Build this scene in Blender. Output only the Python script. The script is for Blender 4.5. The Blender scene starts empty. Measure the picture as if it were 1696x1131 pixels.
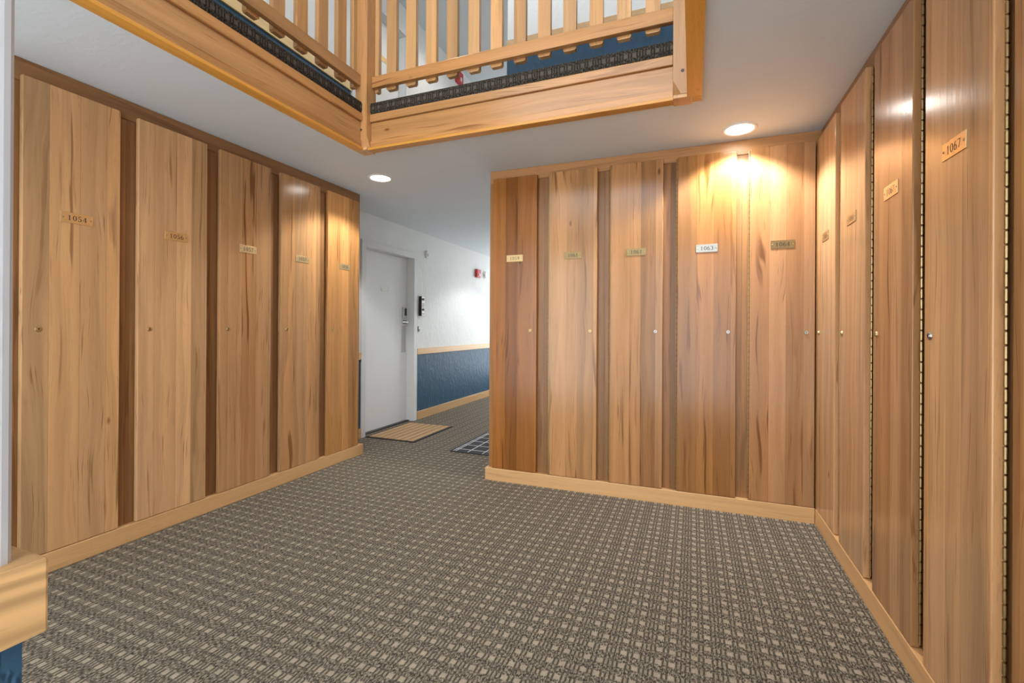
import bpy, bmesh, math, random
from mathutils import Vector, Matrix
random.seed(7)
S = bpy.context.scene
COL = S.collection
PI = math.pi

# ------------------------------------------------------------------ camera
YAW, PITCH, ROLL = 0.3718, 0.0008, 0.0057
F_PX, CY = 766.614, 542.4846
EYE = Vector((0, 0, 1.17))
fw = Vector((-math.sin(YAW) * math.cos(PITCH), math.cos(YAW) * math.cos(PITCH), math.sin(PITCH)))
rt0 = Vector((math.cos(YAW), math.sin(YAW), 0))
up0 = rt0.cross(fw)
rt = rt0 * math.cos(ROLL) + up0 * math.sin(ROLL)
up = up0 * math.cos(ROLL) - rt0 * math.sin(ROLL)
cam_d = bpy.data.cameras.new('camera')
cam = bpy.data.objects.new('camera', cam_d)
COL.objects.link(cam)
cam.matrix_world = Matrix(((rt.x, up.x, -fw.x, EYE.x), (rt.y, up.y, -fw.y, EYE.y), (rt.z, up.z, -fw.z, EYE.z), (0, 0, 0, 1)))
cam_d.sensor_width = 36.0
cam_d.lens = F_PX / 1696 * 36.0
cam_d.shift_y = (CY - 565.5) / 1696
cam_d.clip_start = 0.05
S.camera = cam

# ------------------------------------------------------------------ view, world, large lights
S.view_settings.view_transform = 'Standard'
S.view_settings.look = 'None'
S.view_settings.gamma = 1.0
S.view_settings.use_curve_mapping = False
S.view_settings.exposure = 0.85

W = bpy.data.worlds.new('daylight')
S.world = W
W.use_nodes = True
W.node_tree.nodes['Background'].inputs[0].default_value = (0.90, 0.955, 1.0, 1)
W.node_tree.nodes['Background'].inputs[1].default_value = 2.9


def lamp(name, kind, loc, energy, color, aim=None, **kw):
    d = bpy.data.lights.new(name, kind)
    d.energy = energy
    d.color = color
    for k, v in kw.items():
        setattr(d, k, v)
    o = bpy.data.objects.new(name, d)
    COL.objects.link(o)
    o.location = loc
    if aim is not None:
        o.rotation_euler = (Vector(aim) - Vector(loc)).to_track_quat('-Z', 'Y').to_euler()
    return o


WARM = (1.0, 0.95, 0.89)
# daylight falling in through the big upstairs window behind the camera
lamp('window_daylight', 'AREA', (-0.9, -0.98, 3.9), 22, (0.80, 0.89, 1.0), aim=(-0.8, 3, 2.6), shape='RECTANGLE', size=3.4, size_y=1.7)
# spots added upstairs as fill light, no fittings seen there
for lx, ly, pw in ((-1.6, 0.4, 6), (-0.3, 0.4, 6), (-2.3, 2.2, 16), (-2.2, 4.9, 24)):
    lamp('upstairs_fill', 'SPOT', (lx, ly, 4.9), pw, WARM, aim=(lx, ly, 0), spot_size=3.0, spot_blend=0.5, shadow_soft_size=0.12)

# ------------------------------------------------------------------ node helpers


class N:
    """a value flowing through a shader tree, with arithmetic"""

    def __init__(s, t, k):
        s.t, s.k = t, k

    def _m(s, op, b=None, c=None):
        n = s.t.nodes.new('ShaderNodeMath')
        n.operation = op
        for i, v in enumerate((s, b, c)):
            if v is None:
                continue
            if isinstance(v, N):
                s.t.links.new(v.k, n.inputs[i])
            else:
                n.inputs[i].default_value = v
        return N(s.t, n.outputs[0])

    def __add__(s, b): return s._m('ADD', b)
    def __sub__(s, b): return s._m('SUBTRACT', b)
    def __mul__(s, b): return s._m('MULTIPLY', b)
    def fract(s): return s._m('FRACT')
    def floor(s): return s._m('FLOOR')
    def abs(s): return s._m('ABSOLUTE')
    def lt(s, b): return s._m('LESS_THAN', b)
    def gt(s, b): return s._m('GREATER_THAN', b)
    def max(s, b): return s._m('MAXIMUM', b)
    def min(s, b): return s._m('MINIMUM', b)
    def sin(s): return s._m('SINE')
    def inv(s): return (s * -1.0) + 1.0

    def ramp(s, a, b, lo=0.0, hi=1.0, smooth=True):
        n = s.t.nodes.new('ShaderNodeMapRange')
        n.interpolation_type = 'SMOOTHSTEP' if smooth else 'LINEAR'
        n.clamp = True
        s.t.links.new(s.k, n.inputs[0])
        for i, v in zip((1, 2, 3, 4), (a, b, lo, hi)):
            n.inputs[i].default_value = v
        return N(s.t, n.outputs[0])


class Tree:
    def __init__(s, name):
        s.m = bpy.data.materials.new(name)
        s.m.use_nodes = True
        s.t = s.m.node_tree
        s.b = s.t.nodes['Principled BSDF']

    def new(s, kind): return s.t.nodes.new(kind)
    def link(s, a, b): s.t.links.new(a.k if isinstance(a, N) else a, b)

    def coords(s, world=False):
        if world:
            o = s.new('ShaderNodeNewGeometry').outputs['Position']
        else:
            o = s.new('ShaderNodeTexCoord').outputs['Object']
        x = s.new('ShaderNodeSeparateXYZ')
        s.link(o, x.inputs[0])
        return [N(s.t, x.outputs[i]) for i in range(3)]

    def vec(s, x, y, z):
        n = s.new('ShaderNodeCombineXYZ')
        for i, v in enumerate((x, y, z)):
            if isinstance(v, N):
                s.link(v, n.inputs[i])
            else:
                n.inputs[i].default_value = v
        return n.outputs[0]

    def noise(s, v, scale=1.0, detail=3.0, rough=0.5):
        n = s.new('ShaderNodeTexNoise')
        s.link(v, n.inputs['Vector'])
        n.inputs['Scale'].default_value = scale
        n.inputs['Detail'].default_value = detail
        n.inputs['Roughness'].default_value = rough
        return N(s.t, n.outputs[0])

    def rnd(s):
        return N(s.t, s.new('ShaderNodeObjectInfo').outputs['Random'])

    def white(s, v):
        n = s.new('ShaderNodeTexWhiteNoise')
        n.noise_dimensions = '1D'
        s.link(v, n.inputs['W'])
        return N(s.t, n.outputs['Value'])

    def mix(s, f, a, b, mode='MIX'):
        n = s.new('ShaderNodeMix')
        n.data_type = 'RGBA'
        n.blend_type = mode
        ins = (n.inputs[0], n.inputs[6], n.inputs[7])
        for i, v in zip(ins, (f, a, b)):
            if isinstance(v, N):
                s.link(v, i)
            elif isinstance(v, (int, float)):
                i.default_value = v
            elif isinstance(v, tuple):
                i.default_value = v if len(v) == 4 else v + (1,)
            else:
                s.link(v, i)
        return n.outputs[2]

    def bump(s, h, strength=0.3, dist=0.01):
        n = s.new('ShaderNodeBump')
        n.inputs['Strength'].default_value = strength
        n.inputs['Distance'].default_value = dist
        s.link(h, n.inputs['Height'])
        s.link(n.outputs[0], s.b.inputs['Normal'])

    def color(s, c):
        if isinstance(c, tuple):
            s.b.inputs['Base Color'].default_value = c + (1,)
        else:
            s.link(c, s.b.inputs['Base Color'])

    def set(s, **kw):
        for k, v in kw.items():
            i = s.b.inputs[k.replace('_', ' ')]
            if isinstance(v, N):
                s.link(v, i)
            else:
                i.default_value = v
        return s


def srgb(r, g, b):
    f = lambda c: (c / 255 / 12.92) if c <= 10 else ((c / 255 + 0.055) / 1.055) ** 2.4
    return (f(r), f(g), f(b))


def wood(name, axis, base, board=0.0, rough=0.30, streak=0.5, contrast=1.0, fig=0.10, figf=70.0):
    """lacquered hardwood; grain runs along `axis`, glued up from strips when board > 0"""
    t = Tree(name)
    c = t.coords()
    w = c[axis]
    u, v = [(c[2], c[1]), (c[2], c[0]), (c[0], c[1])][axis]
    r = t.rnd()
    r2 = t.white(r * 913.7)
    if board:
        # strips of uneven width
        vo = t.new('ShaderNodeTexVoronoi')
        vo.voronoi_dimensions = '1D'
        vo.feature = 'F1'
        vo.inputs['Scale'].default_value = 1.0
        vo.inputs['Randomness'].default_value = 0.7
        wv = u * (1 / board) + r * 57.0
        t.link(wv, vo.inputs['W'])
        sp = t.new('ShaderNodeSeparateColor')
        t.link(vo.outputs['Color'], sp.inputs[0])
        bid = N(t.t, sp.outputs[0])
        bid2 = N(t.t, sp.outputs[1])
        ve = t.new('ShaderNodeTexVoronoi')
        ve.voronoi_dimensions = '1D'
        ve.feature = 'DISTANCE_TO_EDGE'
        ve.inputs['Scale'].default_value = 1.0
        ve.inputs['Randomness'].default_value = 0.7
        t.link(wv, ve.inputs['W'])
        seam = N(t.t, ve.outputs['Distance']).ramp(0.0, 0.022, 1.0, 0.0)
    else:
        bid, bid2, seam = r, r2, None
    off = bid * 31.0 + r * 71.0
    low = t.noise(t.vec(u * 5.0 + off, v * 5.0, w * 0.9 + off), 1.0, 2.0)
    uu = u + (low - 0.5) * 0.14
    fine = t.noise(t.vec(uu * 95.0 + off, v * 60.0, w * 2.2), 1.0, 4.0, 0.6)
    mid = t.noise(t.vec(uu * 22.0 + off, v * 14.0, w * 0.8), 1.0, 3.0, 0.55)
    figure = ((uu * figf + mid * 9.0 + off).sin() * 0.5 + 0.5)
    tone = (bid - 0.5) * 0.46 + (mid - 0.5) * 0.52 + (fine - 0.5) * 0.30 + (figure - 0.5) * fig + (low - 0.5) * 0.22
    tone = (tone * contrast + 1.0).max(0.35)
    hue = t.mix(bid2, base, (base[0] * 0.98, base[1] * 0.88, base[2] * 0.74))
    n = t.new('ShaderNodeVectorMath')
    n.operation = 'SCALE'
    t.link(hue, n.inputs[0])
    t.link(tone, n.inputs['Scale'])
    col = n.outputs[0]
    # dark mineral streaks, thicker in some strips
    sn = t.noise(t.vec(uu * 34.0 + off, v * 20.0, w * 1.5 + off), 1.0, 2.0, 0.45)
    gate = t.noise(t.vec(u * 7.0 + off, v * 5.0, w * 0.8 + r * 40), 1.0, 1.0)
    st = sn.ramp(0.575, 0.665) * gate.ramp(0.41, 0.56) * (bid2 * 0.7 + 0.3)
    col = t.mix(st * streak, col, (base[0] * 0.34, base[1] * 0.24, base[2] * 0.15))
    ln_ = t.noise(t.vec(uu * 130.0 + off * 2.0, v * 60.0, w * 3.2 + off), 1.0, 2.0, 0.5)
    gate2 = t.noise(t.vec(u * 9.0 + off, v * 5.0, w * 1.6 + r * 90), 1.0, 2.0)
    col = t.mix(ln_.ramp(0.60, 0.68) * gate2.ramp(0.46, 0.58) * streak * 0.75, col, (base[0] * 0.42, base[1] * 0.32, base[2] * 0.22))
    pores = t.noise(t.vec(uu * 420.0 + off, v * 200.0, w * 14.0), 1.0, 2.0, 0.6)
    col = t.mix(pores.ramp(0.56, 0.72) * 0.30, col, (base[0] * 0.55, base[1] * 0.45, base[2] * 0.34))
    # knots
    kv = t.new('ShaderNodeTexVoronoi')
    kv.feature = 'F1'
    kv.inputs['Scale'].default_value = 1.0
    t.link(t.vec(u * 5.5 + r * 33, v * 3.0, w * 2.2 + off), kv.inputs['Vector'])
    ks = t.new('ShaderNodeSeparateColor')
    t.link(kv.outputs['Color'], ks.inputs[0])
    kn = N(t.t, kv.outputs['Distance']).ramp(0.015, 0.07, 1.0, 0.0) * N(t.t, ks.outputs[0]).gt(0.72)
    col = t.mix(kn * 0.8, col, (base[0] * 0.22, base[1] * 0.14, base[2] * 0.08))
    if seam is not None:
        col = t.mix(seam * 0.35, col, (base[0] * 0.4, base[1] * 0.3, base[2] * 0.2))
    oi = t.new('ShaderNodeObjectInfo')
    col = t.mix(1.0, col, oi.outputs['Color'], 'MULTIPLY')
    t.color(col)
    t.set(Roughness=(fine - 0.5) * 0.12 + rough)
    t.b.inputs['IOR'].default_value = 1.5
    t.b.inputs['Specular IOR Level'].default_value = 0.36
    t.bump(fine + mid * 2.0, 0.05, 0.004)
    return t.m


def plain(name, col, rough=0.5, metal=0.0, grain=0.0, gscale=60.0):
    t = Tree(name)
    x = t.coords()
    n = t.noise(t.vec(x[0], x[1], x[2]), gscale, 3.0)
    k = 0.12 if not grain else grain
    t.color(t.mix(n, tuple(c * (1 - k) for c in col), tuple(min(1, c * (1 + k)) for c in col)))
    t.set(Roughness=rough, Metallic=metal)
    return t.m


def plaster(name, col, rough, strength, scale=7.0, spec=0.4):
    t = Tree(name)
    x = t.coords(True)
    a = t.noise(t.vec(x[0], x[1], x[2]), scale, 5.0, 0.55)
    b = t.noise(t.vec(x[0], x[1] * 1.6, x[2] * 0.7), scale * 2.2, 3.0, 0.5)
    h = a + b.ramp(0.52, 0.62) * 0.6
    t.color(t.mix(a, tuple(c * 0.97 for c in col), tuple(min(1, c * 1.03) for c in col)))
    t.set(Roughness=rough, Specular_IOR_Level=spec)
    t.bump(h, strength, 0.012)
    return t.m


def carpet(name, axis_u=0, axis_v=1, tint=1.0):
    """woven loop pile: repeat of 119 x 67 mm with two pale blocks, thin dark warp lines"""
    t = Tree(name)
    c = t.coords(True)
    x, y = c[axis_u], c[axis_v]
    U = (x + 20.808 + 0.0042) * (1 / 0.119)
    V = (y + 20.0 - 1.539) * (1 / 0.067)
    jit = t.noise(t.vec(x, y, c[3 - axis_u - axis_v]), 55.0, 2.0)
    fine = t.noise(t.vec(x * 1.0, y * 0.45, c[3 - axis_u - axis_v]), 520.0, 2.0, 0.7)
    thread = t.noise(t.vec(x * 240.0, y * 90.0, 0.0), 1.0, 1.0)
    uf = (U + (jit - 0.5) * 0.012).fract()
    vf = (V + (jit - 0.5) * 0.05).fract()
    vc = (vf - 0.5).abs()                                   # 0.5 on the pale band
    band = vc.ramp(0.30, 0.38)
    # pale blocks at u = 0 and u = 0.378
    d0 = ((uf + 0.5).fract() - 0.5).abs()
    d1 = ((uf + 0.122).fract() - 0.5).abs()
    dd = d0.min(d1)
    col_b = dd.ramp(0.083, 0.073)
    block = col_b * band
    # warp lines
    lf = (uf * 8.0 + 0.0).fract()
    line = (lf - 0.5).abs().ramp(0.24, 0.34) * col_b.inv()
    dash = ((V * 3.0 + (U * 8.0).floor() * 0.37).fract() - 0.5).abs().ramp(0.30, 0.40)
    pale = srgb(186, 172, 149)
    mid = srgb(138, 128, 112)
    dark = srgb(46, 42, 37)
    th2 = t.noise(t.vec(x * 150.0 + 9.0, y * 70.0, 0.0), 1.0, 2.0, 0.6)
    speck = (thread * 0.55 + th2 * 0.45).ramp(0.40, 0.60)
    col = t.mix(speck, tuple(d * 1.6 for d in dark), tuple(p * 0.80 for p in pale))
    col = t.mix(band * 0.55, col, tuple(p * 0.84 for p in pale))
    col = t.mix(dash * band.inv() * 0.38, col, dark)
    col = t.mix(line * (band * 0.42 + 0.40), col, dark)
    col = t.mix(block * 0.64, col, pale)
    col = t.mix(fine.ramp(0.40, 0.62) * 0.40, col, tuple(d * 1.5 for d in dark))
    cell = t.noise(t.vec(x * 14.0, y * 26.0, 0.0), 1.0, 2.0)
    col = t.mix(cell.ramp(0.35, 0.65) * 0.14, col, tuple(d * 1.7 for d in dark))
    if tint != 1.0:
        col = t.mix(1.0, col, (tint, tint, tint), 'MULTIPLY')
    t.color(col)
    t.set(Roughness=0.95, Specular_IOR_Level=0.15)
    t.bump(fine + thread + block * 0.5 - line, 0.5, 0.004)
    return t.m


def emitter(name, col, strength):
    t = Tree(name)
    t.color((0.9, 0.9, 0.9))
    t.b.inputs['Emission Color'].default_value = col + (1,)
    t.b.inputs['Emission Strength'].default_value = strength
    return t.m


MAPLE = (0.50, 0.305, 0.158)
M = dict(
    door=wood('maple_strips', 2, MAPLE, board=0.105, rough=0.20, streak=0.95, fig=0.13),
    stile=wood('maple_stile', 2, (0.30, 0.148, 0.057), board=0.05, rough=0.36, streak=0.6),
    rail_x=wood('maple_rail', 0, (0.40, 0.205, 0.085), rough=0.34, streak=0.6, contrast=0.9),
    rail_y=wood('maple_rail_depth', 1, (0.31, 0.165, 0.070), rough=0.34, streak=0.5, contrast=0.9),  # darker than rail_x: shadow under the ceiling put into the wood colour
    base_x=wood('pine_base', 0, (0.64, 0.41, 0.205), rough=0.36, streak=0.2, contrast=0.5),
    base_y=wood('pine_base_depth', 1, (0.64, 0.41, 0.205), rough=0.36, streak=0.2, contrast=0.5),
    pine=wood('pine_rail', 1, (0.66, 0.42, 0.20), rough=0.4, streak=0.0, contrast=0.9, fig=0.5, figf=330.0),
    pine_light=wood('pale_pine', 1, (0.86, 0.66, 0.36), rough=0.45, streak=0.05, contrast=0.4),
    beam_x=wood('amber_beam', 0, (0.49, 0.255, 0.098), rough=0.24, streak=0.8),
    beam_y=wood('amber_beam_depth', 1, (0.52, 0.275, 0.110), rough=0.24, streak=0.7),
    soffit_x=wood('orange_soffit', 0, (0.58, 0.275, 0.050), rough=0.3, streak=0.3),
    soffit_y=wood('orange_soffit_depth', 1, (0.58, 0.275, 0.050), rough=0.3, streak=0.3),
    post=wood('amber_post', 2, (0.50, 0.285, 0.125), rough=0.3, streak=0.4),
    white=plaster('white_plaster', (0.74, 0.74, 0.72), 0.6, 0.30),
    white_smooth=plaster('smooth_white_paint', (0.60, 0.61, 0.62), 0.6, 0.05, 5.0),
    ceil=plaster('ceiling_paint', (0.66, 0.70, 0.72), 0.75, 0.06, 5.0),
    ceil_bay=plaster('bay_ceiling_shade', (0.63, 0.685, 0.715), 0.75, 0.06, 5.0),  # same ceiling, darker: shade near the lockers put into its colour
    blue=plaster('blue_plaster', srgb(52, 82, 104), 0.42, 0.40, 9.0, 0.22),
    carpet=carpet('woven_carpet'),
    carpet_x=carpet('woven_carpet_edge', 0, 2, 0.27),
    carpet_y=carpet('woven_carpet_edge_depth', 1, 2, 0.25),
    whitepaint=plain('white_enamel', (0.77, 0.77, 0.755), 0.4, 0, 0.02, 3),
    frame=plain('frame_enamel', (0.70, 0.70, 0.69), 0.4, 0, 0.02, 3),
    brass=plain('brushed_brass', (0.54, 0.38, 0.18), 0.42, 0.85, 0.15, 200),
    brass_bright=plain('lightened_brass', (0.80, 0.585, 0.30), 0.38, 0.85, 0.12, 200),  # same brass lightened: brighter reflections put into the base colour
    brass_dull=plain('darkened_brass', (0.235, 0.165, 0.075), 0.45, 0.85, 0.2, 200),  # same brass darkened: dimmer reflections put into the base colour
    nickel=plain('nickel', (0.36, 0.345, 0.30), 0.34, 1.0, 0.05),
    steel=plain('steel', (0.55, 0.55, 0.55), 0.35, 1.0, 0.05),
    hinge=plain('aged_brass', (0.46, 0.34, 0.17), 0.4, 1.0, 0.2, 90),
    ink=plain('black_ink', (0.02, 0.016, 0.012), 0.5),
    dark=plain('black_plastic', (0.015, 0.015, 0.016), 0.35),
    red=plain('red_plastic', (0.50, 0.03, 0.03), 0.35),
    plastic=plain('white_plastic', (0.72, 0.72, 0.70), 0.35, 0, 0.02),
    peg=plain('walnut_peg', (0.055, 0.025, 0.012), 0.45),
    coir=plain('coir', (0.46, 0.285, 0.14), 0.95, 0, 0.35, 160),
    rubber=plain('black_rubber', (0.014, 0.013, 0.014), 0.8),
    wool=plain('white_wool', (0.62, 0.62, 0.62), 0.95, 0, 0.15, 200),
    wool_grey=plain('charcoal_wool', (0.028, 0.027, 0.029), 0.95, 0, 0.3, 200),
    lens=emitter('lamp_lens', (1.0, 0.96, 0.90), 15.0),
)
gl = Tree('window_glass')
gl.color((0.95, 0.97, 1.0))
gl.set(Roughness=0.02, Transmission_Weight=1.0)
M['glass'] = gl.m

# ------------------------------------------------------------------ mesh helpers


def box(bm, x0, x1, y0, y1, z0, z1, bev=0.0, seg=2):
    mat = Matrix.Translation(((x0 + x1) / 2, (y0 + y1) / 2, (z0 + z1) / 2)) @ Matrix.Diagonal((x1 - x0, y1 - y0, z1 - z0, 1))
    r = bmesh.ops.create_cube(bm, size=1.0, matrix=mat)
    if bev:
        es = {e for v in r['verts'] for e in v.link_edges}
        bmesh.ops.bevel(bm, geom=list(es), offset=bev, segments=seg, affect='EDGES', profile=0.5)


def cyl(bm, p0, p1, r0, r1=None, n=20):
    r1 = r0 if r1 is None else r1
    a, b = Vector(p0), Vector(p1)
    d = b - a
    mat = Matrix.Translation((a + b) / 2) @ d.to_track_quat('Z', 'Y').to_matrix().to_4x4()
    bmesh.ops.create_cone(bm, cap_ends=True, segments=n, radius1=r0, radius2=r1, depth=d.length, matrix=mat)


def prism(bm, pts, h0, h1, axis):
    """extrude a 2-D outline along an axis; pts are the two remaining coordinates in order"""
    def P(a, b, h):
        q = [a, b]
        q.insert(axis, h)
        return Vector(q)
    A = [bm.verts.new(P(a, b, h0)) for a, b in pts]
    B = [bm.verts.new(P(a, b, h1)) for a, b in pts]
    n = len(pts)
    bm.faces.new(A)
    bm.faces.new(B[::-1])
    for i in range(n):
        bm.faces.new((A[i], B[i], B[(i + 1) % n], A[(i + 1) % n]))


def obj(name, bm, mat, parent=None, smooth=False, loc=None, rotz=0.0, tint=None):
    bmesh.ops.recalc_face_normals(bm, faces=bm.faces)
    me = bpy.data.meshes.new(name)
    bm.to_mesh(me)
    bm.free()
    if smooth:
        for p in me.polygons:
            p.use_smooth = True
    me.materials.append(M[mat] if isinstance(mat, str) else mat)
    o = bpy.data.objects.new(name, me)
    COL.objects.link(o)
    if parent:
        o.parent = parent
    if loc:
        o.location = loc
    o.rotation_euler.z = rotz
    if tint:
        o.color = tint + (1,)
    return o


def boxes(name, lst, mat, parent=None, bev=0.0, **kw):
    bm = bmesh.new()
    for b in lst:
        box(bm, *b, bev=bev)
    return obj(name, bm, mat, parent, **kw)


def tag(o, label, cat, group=None):
    o['label'] = label
    o['category'] = cat
    if group:
        o['group'] = group
    return o


def thing(name, label, cat, loc=(0, 0, 0), rotz=0.0, group=None):
    o = bpy.data.objects.new(name, None)
    o.empty_display_size = 0.1
    COL.objects.link(o)
    o.location = loc
    o.rotation_euler.z = rotz
    return tag(o, label, cat, group)


def struct(o):
    o['kind'] = 'structure'
    return o


# ------------------------------------------------------------------ main dimensions (metres)
XL, YM, XR = -2.831, 3.259, 0.694        # door fronts of the three locker runs
XH = -3.256                              # hall wall
ZC = 2.38                                # ceiling
ZU = 2.685                               # upstairs floor
ZT = 4.955                               # upstairs ceiling
XU = -3.20                               # upstairs hall wall
OX0, OX1, OY0, OY1 = -2.13, 0.04, -1.0, 2.60     # ceiling opening
BACK = -1.1
FARY = 8.2

# ------------------------------------------------------------------ setting
struct(boxes('floor', [(-3.5, 1.3, BACK, FARY, -0.12, 0.0)], 'carpet'))

ZH = ZC + 0.011                          # the hall side sits a touch higher
SX = -1.47
bm = bmesh.new()
box(bm, -3.5, OX0, BACK, FARY, ZH, ZU - 0.03)
box(bm, OX0, SX, OY1, FARY, ZH, ZU - 0.03)
box(bm, OX0, OX1, BACK, OY0, ZC, ZU - 0.03)
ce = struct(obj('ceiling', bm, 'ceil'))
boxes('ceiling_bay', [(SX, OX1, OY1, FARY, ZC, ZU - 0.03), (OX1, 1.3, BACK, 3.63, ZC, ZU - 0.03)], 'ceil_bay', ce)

# hall wall with the doorway cut out (opening y 4.03 .. 4.945, z 0 .. 2.03)
DY0, DY1, DZ = 4.03, 4.945, 2.03
wl = struct(boxes('wall_left', [(XH - 0.2, XH, 3.0, DY0, 0, ZH), (XH - 0.2, XH, DY1, FARY, 0, ZH), (XH - 0.2, XH, DY0, DY1, DZ, ZH)], 'white'))
obj_ws = boxes('wainscot', [(XH - 0.005, XH + 0.004, 3.47, DY0 - 0.07, 0.09, 0.84), (XH - 0.005, XH + 0.004, DY1 + 0.075, FARY, 0.09, 0.84)], 'blue', wl)
struct(boxes('trim_1', [(XH, XH + 0.02, DY1 + 0.076, FARY, 0.827, 0.904), (XH, XH + 0.02, 3.47, DY0 - 0.071, 0.827, 0.904)], 'base_y', bev=0.003))
struct(boxes('baseboard_left', [(XH, XH + 0.02, DY1 + 0.076, FARY, 0, 0.105), (XH, XH + 0.02, 3.47, DY0 - 0.071, 0, 0.105)], 'base_y', bev=0.003))
struct(boxes('wall_far', [(-3.5, -3.1, FARY - 0.1, FARY, 0, ZH), (-1.6, -0.9, FARY - 0.1, FARY, 0, ZC), (-3.1, -1.6, FARY - 0.1, FARY, 0, 0.25), (-3.1, -1.6, FARY - 0.1, FARY, 2.3, ZH)], 'white'))
struct(boxes('added_window_2', [(-3.1, -1.6, FARY - 0.07, FARY - 0.03, 0.25, 0.30), (-3.1, -1.6, FARY - 0.07, FARY - 0.03, 2.25, 2.30)] + [(x - 0.025, x + 0.025, FARY - 0.07, FARY - 0.03, 0.30, 2.25) for x in (-3.075, -2.35, -1.625)], 'frame'))  # unseen window, added so world light brightens the hall
# plain walls beyond the locker runs
struct(boxes('wall_near_left', [(-3.3, XL - 0.02, BACK, 1.06, 0, ZC)], 'white_smooth'))
struct(boxes('wall_right', [(XR + 0.02, 1.3, BACK, 0.98, 0, ZC), (XR + 0.362, XR + 0.42, 0.98, 3.63, 0, ZC)], 'white_smooth'))
struct(boxes('wall_behind', [(-1.46, XR + 0.36, YM + 0.362, YM + 0.40, 0, ZC)], 'white'))
struct(boxes('wall_hall_right', [(-1.45, -0.9, 3.72, FARY, 0, ZC)], 'white'))

# stub wall beside the camera, with its rail and wainscot
bm = bmesh.new()
box(bm, -0.98, -0.70, -0.75, 0.28, 0, ZC)
bmesh.ops.bevel(bm, geom=[e for e in bm.edges if abs((e.verts[0].co - e.verts[1].co).z) > 2], offset=0.012, segments=3, affect='EDGES', profile=0.5)
ws = struct(obj('wall_near', bm, 'white_smooth'))
boxes('wainscot', [(-0.984, -0.696, -0.754, 0.284, 0.09, 0.83)], 'blue', ws)
struct(boxes('trim_2', [(-1.0, -0.68, -0.77, 0.30, 0.823, 0.907)], 'pine', bev=0.003))
struct(boxes('baseboard_near', [(-1.0, -0.68, -0.77, 0.30, 0, 0.098)], 'base_y', bev=0.003))

# rails under the ceiling and bases of the locker runs
TF, TB, TZ = 0.0275, 0.0366, 2.286
struct(boxes('trim_3', [(XL - TB, XL - TF, 1.07, 3.458, TZ, ZH - 0.001), (XL - TB, XL - TF, 3.425, 3.458, 0.0955, TZ - 0.0005)], 'rail_y', bev=0.002))
struct(boxes('trim_4', [(-1.469, XR + 0.0365, YM + TF, YM + TB, TZ, ZC - 0.001)], 'rail_x', bev=0.002))
struct(boxes('trim_5', [(XR + TF, XR + TB, 0.98, YM + TF - 0.0005, TZ, ZC - 0.001)], 'rail_y', bev=0.002))
struct(boxes('trim_13', [(-1.469, -1.4405, YM + TF, YM + TB, 0.0955, TZ - 0.0005)], 'post', bev=0.002, tint=(0.80, 0.70, 0.60)))
bm = bmesh.new()
box(bm, XL - 0.036, XL + 0.003, 1.07, 3.47, 0, 0.095, bev=0.003)
box(bm, XH + 0.021, XL + 0.003, 3.4705, 3.487, 0, 0.095, bev=0.003)
struct(obj('baseboard_locker_left', bm, 'base_y'))
bm = bmesh.new()
box(bm, -1.487, XR - 0.003, YM - 0.003, YM + 0.036, 0, 0.095, bev=0.003)
box(bm, -1.487, -1.470, YM + 0.037, 3.72, 0, 0.095, bev=0.003)
struct(obj('baseboard_locker_middle', bm, 'base_x'))
struct(boxes('baseboard_locker_right', [(XR - 0.0025, XR + 0.036, 0.98, YM - 0.0035, 0, 0.095)], 'base_y', bev=0.003))

struct(boxes('trim_12', [(XR - 0.0005, XR + 0.03, YM - 0.0175, YM + 0.036, 0.0955, TZ - 0.001)], 'stile'))

# ------------------------------------------------------------------ upstairs
fu = struct(boxes('floor_upper', [
    (-3.5, OX0 + 0.012, BACK, FARY, ZU - 0.029, ZU), (OX1 - 0.012, 1.3, BACK, 3.6, ZU - 0.029, ZU),
    (OX0 + 0.012, OX1 - 0.012, OY1 - 0.012, FARY, ZU - 0.029, ZU), (OX0 + 0.012, OX1 - 0.012, BACK, OY0, ZU - 0.029, ZU)], 'carpet'))
YU = 3.63
wu = struct(boxes('wall_upper_far', [(-1.47, 1.3, YU, YU + 0.1, ZU, ZT), (-1.47, -1.37, YU + 0.1, FARY, ZU, ZT)], 'white'))
boxes('wainscot', [(-1.474, 1.3, YU - 0.004, YU + 0.02, ZU, ZU + 0.845)], 'blue', wu)
struct(boxes('trim_6', [(-1.474, 1.3, YU - 0.02, YU - 0.001, ZU + 0.827, ZU + 0.907)], 'base_x', bev=0.003))
UD0, UD1, UDZ = 3.80, 4.665, ZU + 1.94
wul = struct(boxes('wall_upper_left', [(XU - 0.25, XU, BACK, UD0, ZU, ZT), (XU - 0.25, XU, UD1, FARY, ZU, ZT), (XU - 0.25, XU, UD0, UD1, UDZ, ZT)], 'white'))
boxes('wainscot', [(XU - 0.01, XU + 0.004, BACK, UD0 - 0.08, ZU, ZU + 0.87)], 'blue', wul)
struct(boxes('trim_7', [(XU, XU + 0.02, BACK, UD0 - 0.08, ZU + 0.84, ZU + 0.92)], 'pine_light', bev=0.003))
struct(boxes('wall_upper_right', [(1.2, 1.3, BACK, YU, ZU, ZT)], 'white'))
struct(boxes('wall_upper_end', [(-3.5, -3.1, FARY - 0.1, FARY, ZU, ZT), (-1.6, -1.37, FARY - 0.1, FARY, ZU, ZT), (-3.1, -1.6, FARY - 0.1, FARY, ZU, ZU + 0.9), (-3.1, -1.6, FARY - 0.1, FARY, ZU + 2.1, ZT)], 'white'))
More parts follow.
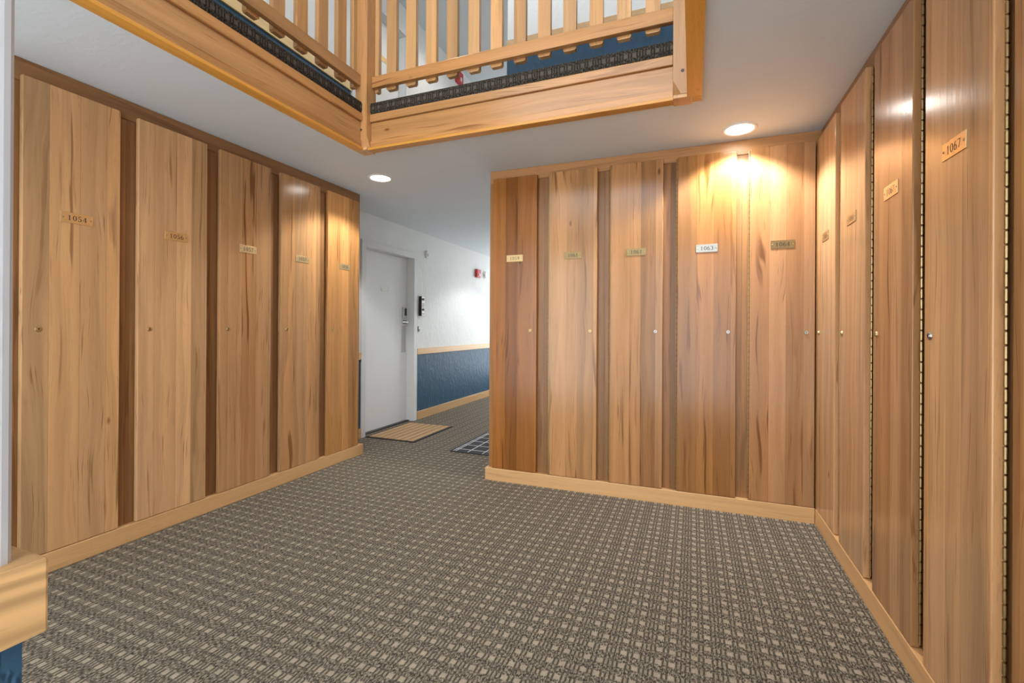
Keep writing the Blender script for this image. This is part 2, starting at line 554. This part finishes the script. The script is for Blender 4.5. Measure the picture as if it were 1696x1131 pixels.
struct(boxes('added_window_3', [(-3.1, -1.6, FARY - 0.07, FARY - 0.03, ZU + 0.9, ZU + 0.95), (-3.1, -1.6, FARY - 0.07, FARY - 0.03, ZU + 2.05, ZU + 2.1)] + [(x - 0.025, x + 0.025, FARY - 0.07, FARY - 0.03, ZU + 0.95, ZU + 2.05) for x in (-3.075, -2.35, -1.625)], 'frame'))  # unseen window, added to let light into the upper hall
struct(boxes('ceiling_upper', [(-3.5, 1.3, BACK, FARY, ZT, ZT + 0.1)], 'ceil'))
# window wall behind the camera, upstairs
WX0, WX1, WZ0, WZ1 = -2.7, 0.9, 2.95, 4.8
struct(boxes('wall_upper_back', [(-3.5, WX0, BACK - 0.12, BACK, ZU, ZT), (WX1, 1.3, BACK - 0.12, BACK, ZU, ZT),
                                 (WX0, WX1, BACK - 0.12, BACK, ZU, WZ0), (WX0, WX1, BACK - 0.12, BACK, WZ1, ZT)], 'white'))
win = struct(boxes('window_1', [(WX0, WX1, BACK - 0.09, BACK - 0.04, WZ0, WZ0 + 0.05), (WX0, WX1, BACK - 0.09, BACK - 0.04, WZ1 - 0.05, WZ1)]
                   + [(x - 0.025, x + 0.025, BACK - 0.09, BACK - 0.04, WZ0 + 0.05, WZ1 - 0.05) for x in (WX0 + 0.025, WX0 + 1.2, WX0 + 2.4, WX1 - 0.025)], 'frame'))

# beams round the opening: soffit board, fascia, cap and the carpet turned over the edge
def beam(name, axis, pos, sgn, a, b, wood_k, soff_k, carpet_k, s_in, fascia, tag_n, sa, sb):
    """axis: run direction (0 x, 1 y); pos: outer edge on the ceiling; sgn: direction of the opening"""
    q = lambda d0, d1, z0, z1, a=a, b=b: ((a, b, min(pos + sgn * d0, pos + sgn * d1), max(pos + sgn * d0, pos + sgn * d1), z0, z1) if axis == 0 else
                                (min(pos + sgn * d0, pos + sgn * d1), max(pos + sgn * d0, pos + sgn * d1), a, b, z0, z1))
    root = boxes('trim_%d' % tag_n, [q(0.012, fascia, ZC - 0.004, ZU - 0.135)], wood_k, bev=0.002)
    struct(root)
    boxes('soffit_board', [q(0.0, s_in, ZC - 0.022, ZC - 0.0045, sa, sb)], soff_k, root, bev=0.002)
    boxes('lower_bead', [q(fascia + 0.0005, fascia + 0.008, ZC - 0.003, ZC + 0.042)], wood_k, root, bev=0.002)
    boxes('cap_rail', [q(0.012, fascia + 0.016, ZU - 0.134, ZU - 0.082)], wood_k, root, bev=0.005)
    bm = bmesh.new()
    pts = [(0.0125, ZU - 0.081), (fascia + 0.004, ZU - 0.081), (fascia + 0.012, ZU - 0.06), (fascia + 0.012, ZU - 0.02), (fascia + 0.006, ZU - 0.004), (fascia - 0.006, ZU + 0.004), (0.0125, ZU + 0.004)]
    pts = [(pos + sgn * d, z) for d, z in pts]
    prism(bm, pts, a, b, axis)
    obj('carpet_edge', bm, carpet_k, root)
    return root


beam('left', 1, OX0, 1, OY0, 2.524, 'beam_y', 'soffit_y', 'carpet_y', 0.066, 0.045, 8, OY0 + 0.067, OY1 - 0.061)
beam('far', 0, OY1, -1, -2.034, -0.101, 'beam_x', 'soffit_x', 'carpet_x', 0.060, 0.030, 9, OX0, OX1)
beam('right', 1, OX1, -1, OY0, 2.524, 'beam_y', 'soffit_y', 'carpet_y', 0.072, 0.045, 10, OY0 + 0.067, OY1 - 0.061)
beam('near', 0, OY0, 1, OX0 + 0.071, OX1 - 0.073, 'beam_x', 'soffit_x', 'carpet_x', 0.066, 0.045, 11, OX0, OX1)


# newel posts with stopped chamfer and plugs
def newel(x0, x1, y0, y1, label):
    t = thing('newel_post', label, 'post', ((x0 + x1) / 2, (y0 + y1) / 2, ZC - 0.003), 0, 'newel posts of the ceiling opening')
    hx, hy = (x1 - x0) / 2, (y1 - y0) / 2
    bm = bmesh.new()
    # square foot, tapering into the chamfered shaft on the corner towards the opening
    cx = 1 if x0 < -1 else -1
    H = ZU + 1.08 - ZC

    cut, rise = 0.040, 0.075
    A = [bm.verts.new(p) for p in ((-cx * hx, hy, 0), (cx * hx, hy, 0), (cx * hx, -hy + cut, 0), (cx * (hx - cut), -hy, 0), (-cx * hx, -hy, 0))]
    ap = bm.verts.new((cx * hx, -hy, rise))
    B = [bm.verts.new(p) for p in ((-cx * hx, hy, H), (cx * hx, hy, H), (cx * hx, -hy, H), (-cx * hx, -hy, H))]
    for f in ((A[0], A[1], B[1], B[0]), (A[1], A[2], ap, B[2], B[1]), (A[2], A[3], ap), (A[3], A[4], B[3], B[2], ap), (A[4], A[0], B[0], B[3]), A, B):
        bm.faces.new(f)
    obj('shaft', bm, 'post', t, tint=(0.86, 0.80, 0.74))
    boxes('corner_block', [(-hx, hx, -hy - 0.0, hy, -0.020, -0.0005)], 'post', t, bev=0.004)
    bm = bmesh.new()
    prism(bm, [(-hx - 0.01, -hy - 0.01), (hx + 0.01, -hy - 0.01), (hx + 0.01, hy + 0.01), (-hx - 0.01, hy + 0.01)], H, H + 0.02, 2)
    obj('post_cap', bm, 'post', t)
    for (px, py, z, nx, ny) in ((0.0, -hy, 0.118, 0, -1), (cx * hx, 0.005, 0.178, cx, 0), (cx * hx, 0.005, 0.062, cx, 0)):
        if cx < 0 and nx:
            continue
        bm = bmesh.new()
        cyl(bm, (px, py, z), (px + nx * 0.002, py + ny * 0.002, z), 0.0085)
        obj('wood_plug', bm, 'peg', t)
    return t


newel(-2.128, -2.035, 2.525, 2.618, 'square amber newel post at the far left corner of the ceiling opening')
newel(-0.100, -0.008, 2.525, 2.618, 'newel post at the right end of the far balcony railing')


def slat(bm, w, d, z0, z1, c=0.008):
    """flat baluster with clipped lower corners, centred on x"""
    pts = [(-w / 2 + c, z0), (w / 2 - c, z0), (w / 2, z0 + c), (w / 2, z1), (-w / 2, z1), (-w / 2, z0 + c)]
    prism(bm, pts, -d / 2, d / 2, 1)


RB0, RB1 = ZU + 0.105, ZU + 0.180            # bottom rail


def railing(label, loc, rotz, x0, x1, cents, w, ends):
    t = thing('balcony_railing', label, 'railing', loc, rotz, 'balcony railings')
    boxes('bottom_rail', [(x0, x1, 0.0, 0.034, RB0, RB1)], 'beam_x', t, bev=0.003)
    boxes('top_rail', [(x0, x1, -0.012, 0.078, ZU + 0.93, ZU + 0.985)], 'beam_x', t, bev=0.006)
    bm0 = bmesh.new()
    slat(bm0, w, 0.03, RB0 - 0.018, ZU + 0.929)
    first = obj('baluster', bm0, 'post', t, loc=(cents[0], 0.0495, 0))
    for cx in cents[1:]:
        o = first.copy()
        COL.objects.link(o)
        o.location = (cx, 0.0495, 0)
    bm0 = bmesh.new()
    slat(bm0, 0.03, 0.03, RB0 - 0.018, ZU + 0.929, 0.004)
    obj('half_baluster', bm0, 'post', t, loc=(ends, 0.0495, 0))
    return t


railing('wooden slatted railing along the far edge of the ceiling opening', (0, 2.572, 0), 0, -2.034, -0.101,
        [-1.900 + 0.1538 * i for i in range(12)], 0.076, -2.018)
# local x runs away from the camera along the left edge
railing('wooden railing with flat slats along the left edge of the ceiling opening', (OX0 + 0.045, 0, 0), PI / 2, OY0, 2.524,
        [2.385 - 0.163 * i for i in range(20)], 0.078, 2.508)

# ------------------------------------------------------------------ number plates
# digits as pen strokes (x, y, half width) on a 0.6 x 1 cell
def arc(cx, cy, rx, ry, a0, a1, n=18, thick=0.075, thin=0.035):
    out = []
    for i in range(n + 1):
        a = math.radians(a0 + (a1 - a0) * i / n)
        w = thin + (thick - thin) * abs(math.cos(a))
        out.append((cx + rx * math.cos(a), cy + ry * math.sin(a), w))
    return out


def ln(x0, y0, x1, y1, w=0.07, w1=None):
    return [(x0, y0, w), (x1, y1, w if w1 is None else w1)]


GL = {
    '0': [arc(.32, .5, .25, .46, 90, 450, 28)],
    '1': [ln(.3, 0.02, .3, .98, .075), ln(.14, .03, .46, .03, .03), ln(.14, .80, .3, .96, .03)],
    '3': [arc(.28, .73, .22, .23, 150, -80), arc(.28, .28, .26, .26, 85, -150)],
    '4': [ln(.44, .02, .44, .98, .07), ln(.44, .97, .04, .28, .035), ln(.02, .28, .62, .28, .035), ln(.30, .03, .58, .03, .03)],
    '5': [ln(.14, .95, .52, .95, .05), ln(.15, .95, .12, .54, .035), arc(.27, .31, .26, .29, 130, -150)],
    '6': [arc(.32, .29, .24, .27, 90, 450, 24), arc(.50, .36, .42, .60, 180, 97, 12)],
    '7': [ln(.06, .95, .58, .95, .05), ln(.57, .95, .25, .02, .045, .075), ln(.07, .95, .07, .80, .025)],
    '8': [arc(.32, .74, .20, .22, 90, 450, 22), arc(.32, .27, .25, .26, 90, 450, 22)],
    '9': [arc(.32, .70, .24, .27, 90, 450, 24), arc(.14, .63, .42, .60, 0, -83, 12)],
    'A': [ln(.05, 0, .32, .98, .035), ln(.32, .98, .6, 0, .07), ln(.15, .34, .5, .34, .03)],
}


def glyphs(bm, text, cx, cz, h, y, adv=0.72, sub=None):
    n = len(text)
    x = cx - (n * adv - (adv - 0.62)) * h / 2

    def put(ch, x, z0, h):
        for st in GL[ch]:
            L, R = [], []
            for i, (px, pz, w) in enumerate(st):
                a = st[max(i - 1, 0)]
                b = st[min(i + 1, len(st) - 1)]
                tx, tz = b[0] - a[0], b[1] - a[1]
                l = math.hypot(tx, tz) or 1
                nx, nz = -tz / l, tx / l
                L.append(bm.verts.new((x + (px + nx * w) * h, y, z0 + (pz + nz * w) * h)))
                R.append(bm.verts.new((x + (px - nx * w) * h, y, z0 + (pz - nz * w) * h)))
            for i in range(len(st) - 1):
                bm.faces.new((L[i], L[i + 1], R[i + 1], R[i]))
    for ch in text:
        put(ch, x, cz - h / 2, h)
        x += adv * h
    if sub:
        put(sub, x + 0.002, cz - h / 2 - 0.006, h * 0.42)


def number_plate(parent, text, cx, cz, yfront, w=0.130, h=0.050, mat='brass', sub=None, tilt=0.0):
    """brass plate screwed to a face at local y = yfront (looking along +y)"""
    p = boxes('number_plate', [(-w / 2, w / 2, -0.0026, -0.0002, -h / 2, h / 2)], mat, parent, bev=0.0005)
    p.location = (cx, yfront, cz)
    p.rotation_euler.y = tilt
    if text:
        bm = bmesh.new()
        glyphs(bm, text, 0, 0, h * 0.50, -0.0029, 0.80, sub)
        obj('engraved_number', bm, 'ink', p)
    for s in (-1, 1):
        bm = bmesh.new()
        bmesh.ops.create_uvsphere(bm, u_segments=12, v_segments=8, radius=0.0036, matrix=Matrix.Translation((s * (w / 2 - 0.010), -0.0026, 0)) @ Matrix.Diagonal((1, 0.6, 1, 1)))
        obj('screw', bm, 'hinge', p, smooth=True)
    return p


# ------------------------------------------------------------------ lockers
def locker(loc, rotz, width, pitch0, pitch1, hand, number, sub, label, tint, lockmat='brass', platemat='brass', plate_x=0.0, lock_off=0.05, depth=0.36, has_lock=True, has_hinge=True, tilt=0.0, group=None):
    """local x along the run (left to right seen from the room), local y into the wall, y = 0 on the door front"""
    t = thing('locker', label, 'locker', loc, rotz, group)
    hw = width / 2
    T = 0.0268
    body = boxes('carcass', [(pitch0 + 0.0004, pitch1 - 0.0004, 0.037, depth, 0.0, ZC - 0.002)], 'stile', t)
    # face stiles beside the door and the header above it
    bm = bmesh.new()
    box(bm, pitch0 + 0.0004, -hw + 0.03, 0.0335, 0.0369, 0.0955, 2.285)
    box(bm, hw - 0.03, pitch1 - 0.0004, 0.0335, 0.0369, 0.0955, 2.285)
    obj('face_frame', bm, 'stile', body)
    d = boxes('door', [(-hw, hw, 0.0, T, 0.0975, 2.309)], 'door', t, bev=0.0035, tint=tint)
    if has_lock:
        lx = (-hw + lock_off) if hand == 'L' else (hw - lock_off)
        bm = bmesh.new()
        cyl(bm, (lx, 0.0, 1.152), (lx, -0.0045, 1.152), 0.0125, 0.0105, 24)
        cyl(bm, (lx, -0.0045, 1.152), (lx, -0.006, 1.152), 0.0075, 0.007, 24)
        k = obj('cam_lock', bm, lockmat, t)
        bm = bmesh.new()
        box(bm, lx - 0.0013, lx + 0.0013, -0.0068, -0.0060, 1.1465, 1.1575)
        cyl(bm, (lx, -0.0060, 1.1545), (lx, -0.0068, 1.1545), 0.0026, None, 12)
        obj('keyhole', bm, 'ink', k)
    if number:
        number_plate(t, number, plate_x, 1.695, -0.0003, mat=platemat, sub=sub, tilt=tilt)
    if has_hinge:
        hx = (hw + 0.0045) if hand == 'L' else (-hw - 0.0045)
        hy = 0.024 if hand == 'L' else 0.008
        bm = bmesh.new()
        n = 62
        z0, z1 = 0.11, 2.30
        st = (z1 - z0) / n
        for i in range(n):
            cyl(bm, (hx, hy, z0 + i * st + 0.003), (hx, hy, z0 + (i + 1) * st - 0.003), 0.0046, None, 8)
        cyl(bm, (hx, hy, z0), (hx, hy, z1), 0.0022, None, 6)
        obj('piano_hinge', bm, 'hinge', t)
    return t


LW = 0.386
left = [('1054', 1.145, (1.08, 1.06, 1.0), 'locker numbered 1054, nearest to the camera in the left run'),
        ('1056', 1.617, (1.2, 1.18, 1.13), 'locker numbered 1056, second from the near end of the left run'),
        ('1057', 2.088, (0.92, 0.84, 0.74), 'reddish locker with the first 1057 plate, middle of the left run'),
        ('1057', 2.560, (0.98, 0.90, 0.78), 'locker with the second 1057 plate, fourth along the left run'),
        ('1058', 3.032, (1.00, 0.82, 0.55), 'golden locker 1058 at the far end of the left run beside the white door')]
for i, (num, y0, tint, lab) in enumerate(left):
    c = y0 + LW / 2
    p0 = (1.075 if i == 0 else y0 - 0.0425) - c
    p1 = (3.4245 if i == 4 else left[i + 1][1] - 0.0425) - c
    locker((XL, c, 0), PI / 2, LW, p0, p1, 'L', num, None, lab, tint, platemat='brass_bright', plate_x=0.008, lock_off=0.058, depth=0.36, group='lockers of the left run')

MW = 0.354
mid = [('1059', -1.432, (0.60, 0.39, 0.18), 'brass', 'brass', 'dark amber locker 1059 at the left end of the middle run'),
       ('1061', -0.984, (0.96, 0.87, 0.74), 'brass', 'brass_dull', 'pale locker with the 1061 plate directly right of locker 1059'),
       ('1061', -0.541, (0.80, 0.69, 0.57), 'nickel', 'brass_dull', 'locker with the second 1061 plate, third in the middle run'),
       ('1063', -0.096, (0.62, 0.49, 0.33), 'nickel', 'nickel', 'locker 1063 with a silvery plate under the bright recessed ceiling light'),  # nickel plate: reflected ceiling light put into the metal of a brass plate
       ('1064', 0.334, (0.80, 0.69, 0.60), 'nickel', 'brass_dull', 'streaky pinkish locker 1064 in the right corner of the middle run')]
for i, (num, x0, tint, lm, pm, lab) in enumerate(mid):
    c = x0 + MW / 2
    p0 = (-1.440 if i == 0 else x0 - 0.043) - c
    p1 = (0.6935 if i == 4 else mid[i + 1][1] - 0.043) - c
    locker((c, YM, 0), 0, MW, p0, p1, 'R', num, None, lab, tint, lockmat=lm, platemat=pm, plate_x=0.003, has_hinge=i > 0, lock_off=0.046, depth=0.36, group='lockers of the middle run')

RW = 0.362
right = [('1066', None, 3.240, (1.06, 1.03, 0.98), 'brass', 'locker in the far corner of the right run, first with a brown 1066 plate'),
         ('1066', None, 2.785, (1.08, 1.02, 0.96), 'brass', 'locker with a brass 1066 plate, second from the corner in the right run'),
         ('1067', 'A', 2.3195, (0.86, 0.76, 0.66), 'brass', 'darker locker numbered 1067 A, next to the large 1067 locker'),
         ('1067', None, 1.868, (1.16, 1.10, 1.02), 'nickel', 'large near locker 1067 on the right with a bright reflection'),
         (None, None, 1.4265, (0.86, 0.68, 0.46), 'brass', 'amber locker cut off by the right edge of the photo, no plate')]
for i, (num, sub, y1, tint, lm, lab) in enumerate(right):
    pm = 'brass_bright' if num == '1067' else 'brass'
    c = y1 - RW / 2
    p0 = (c - YM + 0.001) if i == 0 else (c - y1 - 0.043)
    p1 = (c - 0.985) if i == 4 else (c - right[i + 1][2] - 0.043)
    p0 = max(p0, -0.30)
    locker((XR, c, 0), -PI / 2, RW, p0, p1, 'L', num, sub, lab, tint, lockmat=lm, platemat=pm, plate_x=0.000, lock_off=0.040, depth=0.36, group='lockers of the right run', has_lock=num is not None, tilt=(0.02 if num == '1067' and not sub else 0.0))

# ------------------------------------------------------------------ white doors
def entry_door(name, xw, y0, y1, z0, zh, plaque, full):
    d = struct(thing(name, 'x', 'door', (xw, (y0 + y1) / 2, z0), PI / 2))
    del d['label'], d['category']
    h = zh - z0
    hw = (y1 - y0) / 2
    # local: x along the wall, y into the wall
    boxes('door_slab', [(-hw + 0.002, hw - 0.002, 0.089, 0.133, 0.012, h - 0.002)], 'whitepaint', d, bev=0.002)
    bm = bmesh.new()
    c = 0.07
    box(bm, -hw - c, -hw, -0.016, -0.0005, 0, h + c, bev=0.002)
    box(bm, hw, hw + c, -0.016, -0.0005, 0, h + c, bev=0.002)
    box(bm, -hw, hw, -0.016, -0.0005, h, h + c, bev=0.002)
    obj('casing', bm, 'frame', d)
    bm = bmesh.new()
    box(bm, -hw, -hw + 0.0018, 0.0, 0.15, 0, h)
    box(bm, hw - 0.0018, hw, 0.0, 0.15, 0, h)
    box(bm, -hw, hw, 0.0, 0.15, h - 0.0018, h)
    obj('jamb', bm, 'frame', d)
    return d, hw


d1, hw = entry_door('door_1', XH, DY0, DY1, 0.0, DZ, None, True)
ym = (DY0 + DY1) / 2
pl = number_plate(d1, None, 4.485 - ym, 1.613, 0.0888, w=0.135, h=0.05, mat='nickel')
bm = bmesh.new()
cyl(bm, (4.59 - ym, 0.089, 1.492), (4.59 - ym, 0.085, 1.492), 0.009)
obj('peephole', bm, 'steel', d1)
lx = hw - 0.075
lk = boxes('lock_body', [(lx - 0.032, lx + 0.032, 0.062, 0.0885, 1.28, 1.42)], 'steel', d1, bev=0.006)
boxes('keypad', [(lx - 0.022, lx + 0.022, 0.058, 0.0618, 1.315, 1.405)], 'dark', lk, bev=0.002)
bm = bmesh.new()
cyl(bm, (lx, 0.0885, 1.235), (lx, 0.03, 1.235), 0.026, 0.02)
cyl(bm, (lx, 0.034, 1.235), (lx - 0.12, 0.03, 1.235), 0.010, 0.008, 12)
obj('door_handle', bm, 'steel', d1)
boxes('latch_plate', [(lx - 0.045, lx + 0.045, 0.0855, 0.0885, 0.86, 1.19)], 'steel', d1, bev=0.001)
boxes('threshold', [(-hw + 0.002, hw - 0.002, 0.05, 0.15, 0.0, 0.010)], 'dark', d1)

d2, hw2 = entry_door('door_2', XU, UD0, UD1, ZU, UDZ, None, False)
number_plate(d2, None, 0.12, 1.53, 0.0888, w=0.13, h=0.06)

# ------------------------------------------------------------------ small things on the walls
def pull_station(name, label, cat, x, y, z, w, h, d, mat, mark):
    t = thing(name, label, cat, (x, y, z), PI / 2)
    boxes('housing', [(-w / 2, w / 2, -d, -0.0005, -h / 2, h / 2)], mat, t, bev=0.008)
    bm = bmesh.new()
    box(bm, -w * 0.16, w * 0.10, -d - 0.010, -d - 0.0002, -h * 0.32, -h * 0.02, bev=0.004)
    obj('strobe_lens' if mark == 'lens' else 'handle', bm, 'plastic', t)
    return t


pull_station('fire_alarm', 'red fire alarm box on the white hall wall at the far end', 'alarm', XH, 6.76, 2.045, 0.14, 0.13, 0.05, 'red', 'lens')
pull_station('fire_alarm', 'red fire alarm upstairs glimpsed below the far railing', 'alarm', XU, 5.97, 4.79, 0.15, 0.17, 0.06, 'red', 'lens')
t = thing('smoke_detector', 'small round white detector on the hall wall right of the red alarm', 'detector', (XH, 7.07, 2.055), PI / 2)
bm = bmesh.new()
cyl(bm, (0, -0.0005, 0), (0, -0.012, 0), 0.068, None, 28)
cyl(bm, (0, -0.012, 0), (0, -0.035, 0), 0.058, 0.045, 28)
obj('housing', bm, 'plastic', t)
bm = bmesh.new()
cyl(bm, (0.0, -0.035, 0.0), (0.0, -0.037, 0.0), 0.02, None, 20)
obj('sensor_grille', bm, 'steel', t)

t = thing('motion_sensor', 'slim white sensor high on the hall wall right of the white door', 'sensor', (XH, 5.235, 2.125), PI / 2)
boxes('housing', [(-0.022, 0.022, -0.028, -0.0005, -0.05, 0.05)], 'plastic', t, bev=0.006)
boxes('sensor_window', [(-0.012, 0.012, -0.0305, -0.0282, -0.03, 0.012)], 'nickel', t, bev=0.001)

t = thing('intercom_panel', 'black edged panel with round dials on the wall beside the door frame', 'panel', (XH, 5.10, 1.443), PI / 2)
boxes('housing', [(-0.035, 0.035, -0.045, -0.0005, -0.125, 0.125)], 'dark', t, bev=0.004)
boxes('face_plate', [(-0.033, 0.033, -0.0480, -0.0452, -0.122, 0.122)], 'nickel', t, bev=0.001)
for z in (0.085, -0.045):
    bm = bmesh.new()
    cyl(bm, (0, -0.048, z), (0, -0.058, z), 0.016, 0.014)
    obj('dial', bm, 'dark', t)
for z in (0.03, 0.01, -0.01, -0.10):
    bm = bmesh.new()
    box(bm, -0.02, 0.02, -0.0495, -0.0481, z - 0.005, z + 0.005)
    obj('button', bm, 'dark', t)

t = thing('doorbell', 'tiny doorbell button on the wall below the black edged panel', 'doorbell', (XH, 5.062, 1.15), PI / 2)
boxes('housing', [(-0.014, 0.014, -0.016, -0.0005, -0.035, 0.035)], 'nickel', t, bev=0.003)
boxes('push_button', [(-0.007, 0.007, -0.019, -0.0162, -0.022, -0.002)], 'dark', t, bev=0.001)


# ------------------------------------------------------------------ recessed lights
def downlight(x, y, label, power, zc=ZC):
    t = thing('recessed_light', label, 'ceiling light', (x, y, zc), 0, 'recessed ceiling lights')
    bm = bmesh.new()
    n = 40
    prof = [(0.098, -0.0005), (0.098, -0.004), (0.092, -0.007), (0.080, -0.006), (0.077, -0.0008)]
    rings = [[bm.verts.new((r * math.cos(2 * PI * i / n), r * math.sin(2 * PI * i / n), z)) for i in range(n)] for r, z in prof]
    for A, B in zip(rings, rings[1:]):
        for i in range(n):
            bm.faces.new((A[i], A[(i + 1) % n], B[(i + 1) % n], B[i]))
    obj('trim_ring', bm, 'plastic', t, smooth=True)
    bm = bmesh.new()
    cyl(bm, (0, 0, -0.0010), (0, 0, -0.0030), 0.0765, None, n)
    obj('lens', bm, 'lens', t)
    lamp('downlight', 'SPOT', (x, y, zc - 0.012), power, (0.97, 0.98, 1.0), aim=(x, y, 0), spot_size=math.radians(128), spot_blend=0.35, shadow_soft_size=0.06)


downlight(-2.386, 3.134, 'glowing recessed light in the ceiling by the left locker run', 46, ZH)
downlight(0.259, 3.100, 'bright recessed light in the ceiling above locker 1063', 80)
downlight(-2.25, 6.35, 'recessed light further down the hall, hidden by the middle lockers', 36, ZH)

# ------------------------------------------------------------------ mats
t = thing('doormat', 'tan striped doormat in front of the white hall door', 'doormat', (-2.925, 4.42, 0))
hx, hy = 0.305, 0.41
boxes('backing', [(-hx, hx, -hy, hy, 0.0005, 0.006)], 'rubber', t, bev=0.002)
n = 7
wst = (2 * hx - 0.05) / n
for i in range(n):
    x0 = -hx + 0.025 + i * wst
    boxes('coir_strip', [(x0 + 0.007, x0 + wst - 0.007, -hy + 0.025, hy - 0.025, 0.0062, 0.013)], 'coir', t, bev=0.002)
t = thing('doormat', 'black plaid doormat half hidden behind the middle locker run', 'doormat', (-1.80, 4.28, 0))
hx, hy = 0.33, 0.42
boxes('backing', [(-hx, hx, -hy, hy, 0.0005, 0.008)], 'rubber', t, bev=0.002)
gx = [-hx + 0.03 + 0.0 + k for k in (0.0, 0.025, 0.15, 0.30, 0.45, 0.60)]
gy = [-hy + 0.10 + k for k in (0.0, 0.16, 0.32, 0.48, 0.64)]
boxes('plaid_check', [(gx[i] + 0.012, gx[i + 1] - 0.012, gy[j] + 0.012, gy[j + 1] - 0.012, 0.0081, 0.0090) for i in (1, 2, 3, 4) for j in range(4) if (i + j) % 2], 'wool_grey', t)
boxes('plaid_line', [(x - 0.004, x + 0.004, -hy + 0.02, hy - 0.02, 0.0082, 0.0094) for x in gx], 'wool', t)
boxes('plaid_cross_line', [(-hx + 0.02, hx - 0.02, y - 0.004, y + 0.004, 0.0082, 0.0093) for y in gy], 'wool', t)
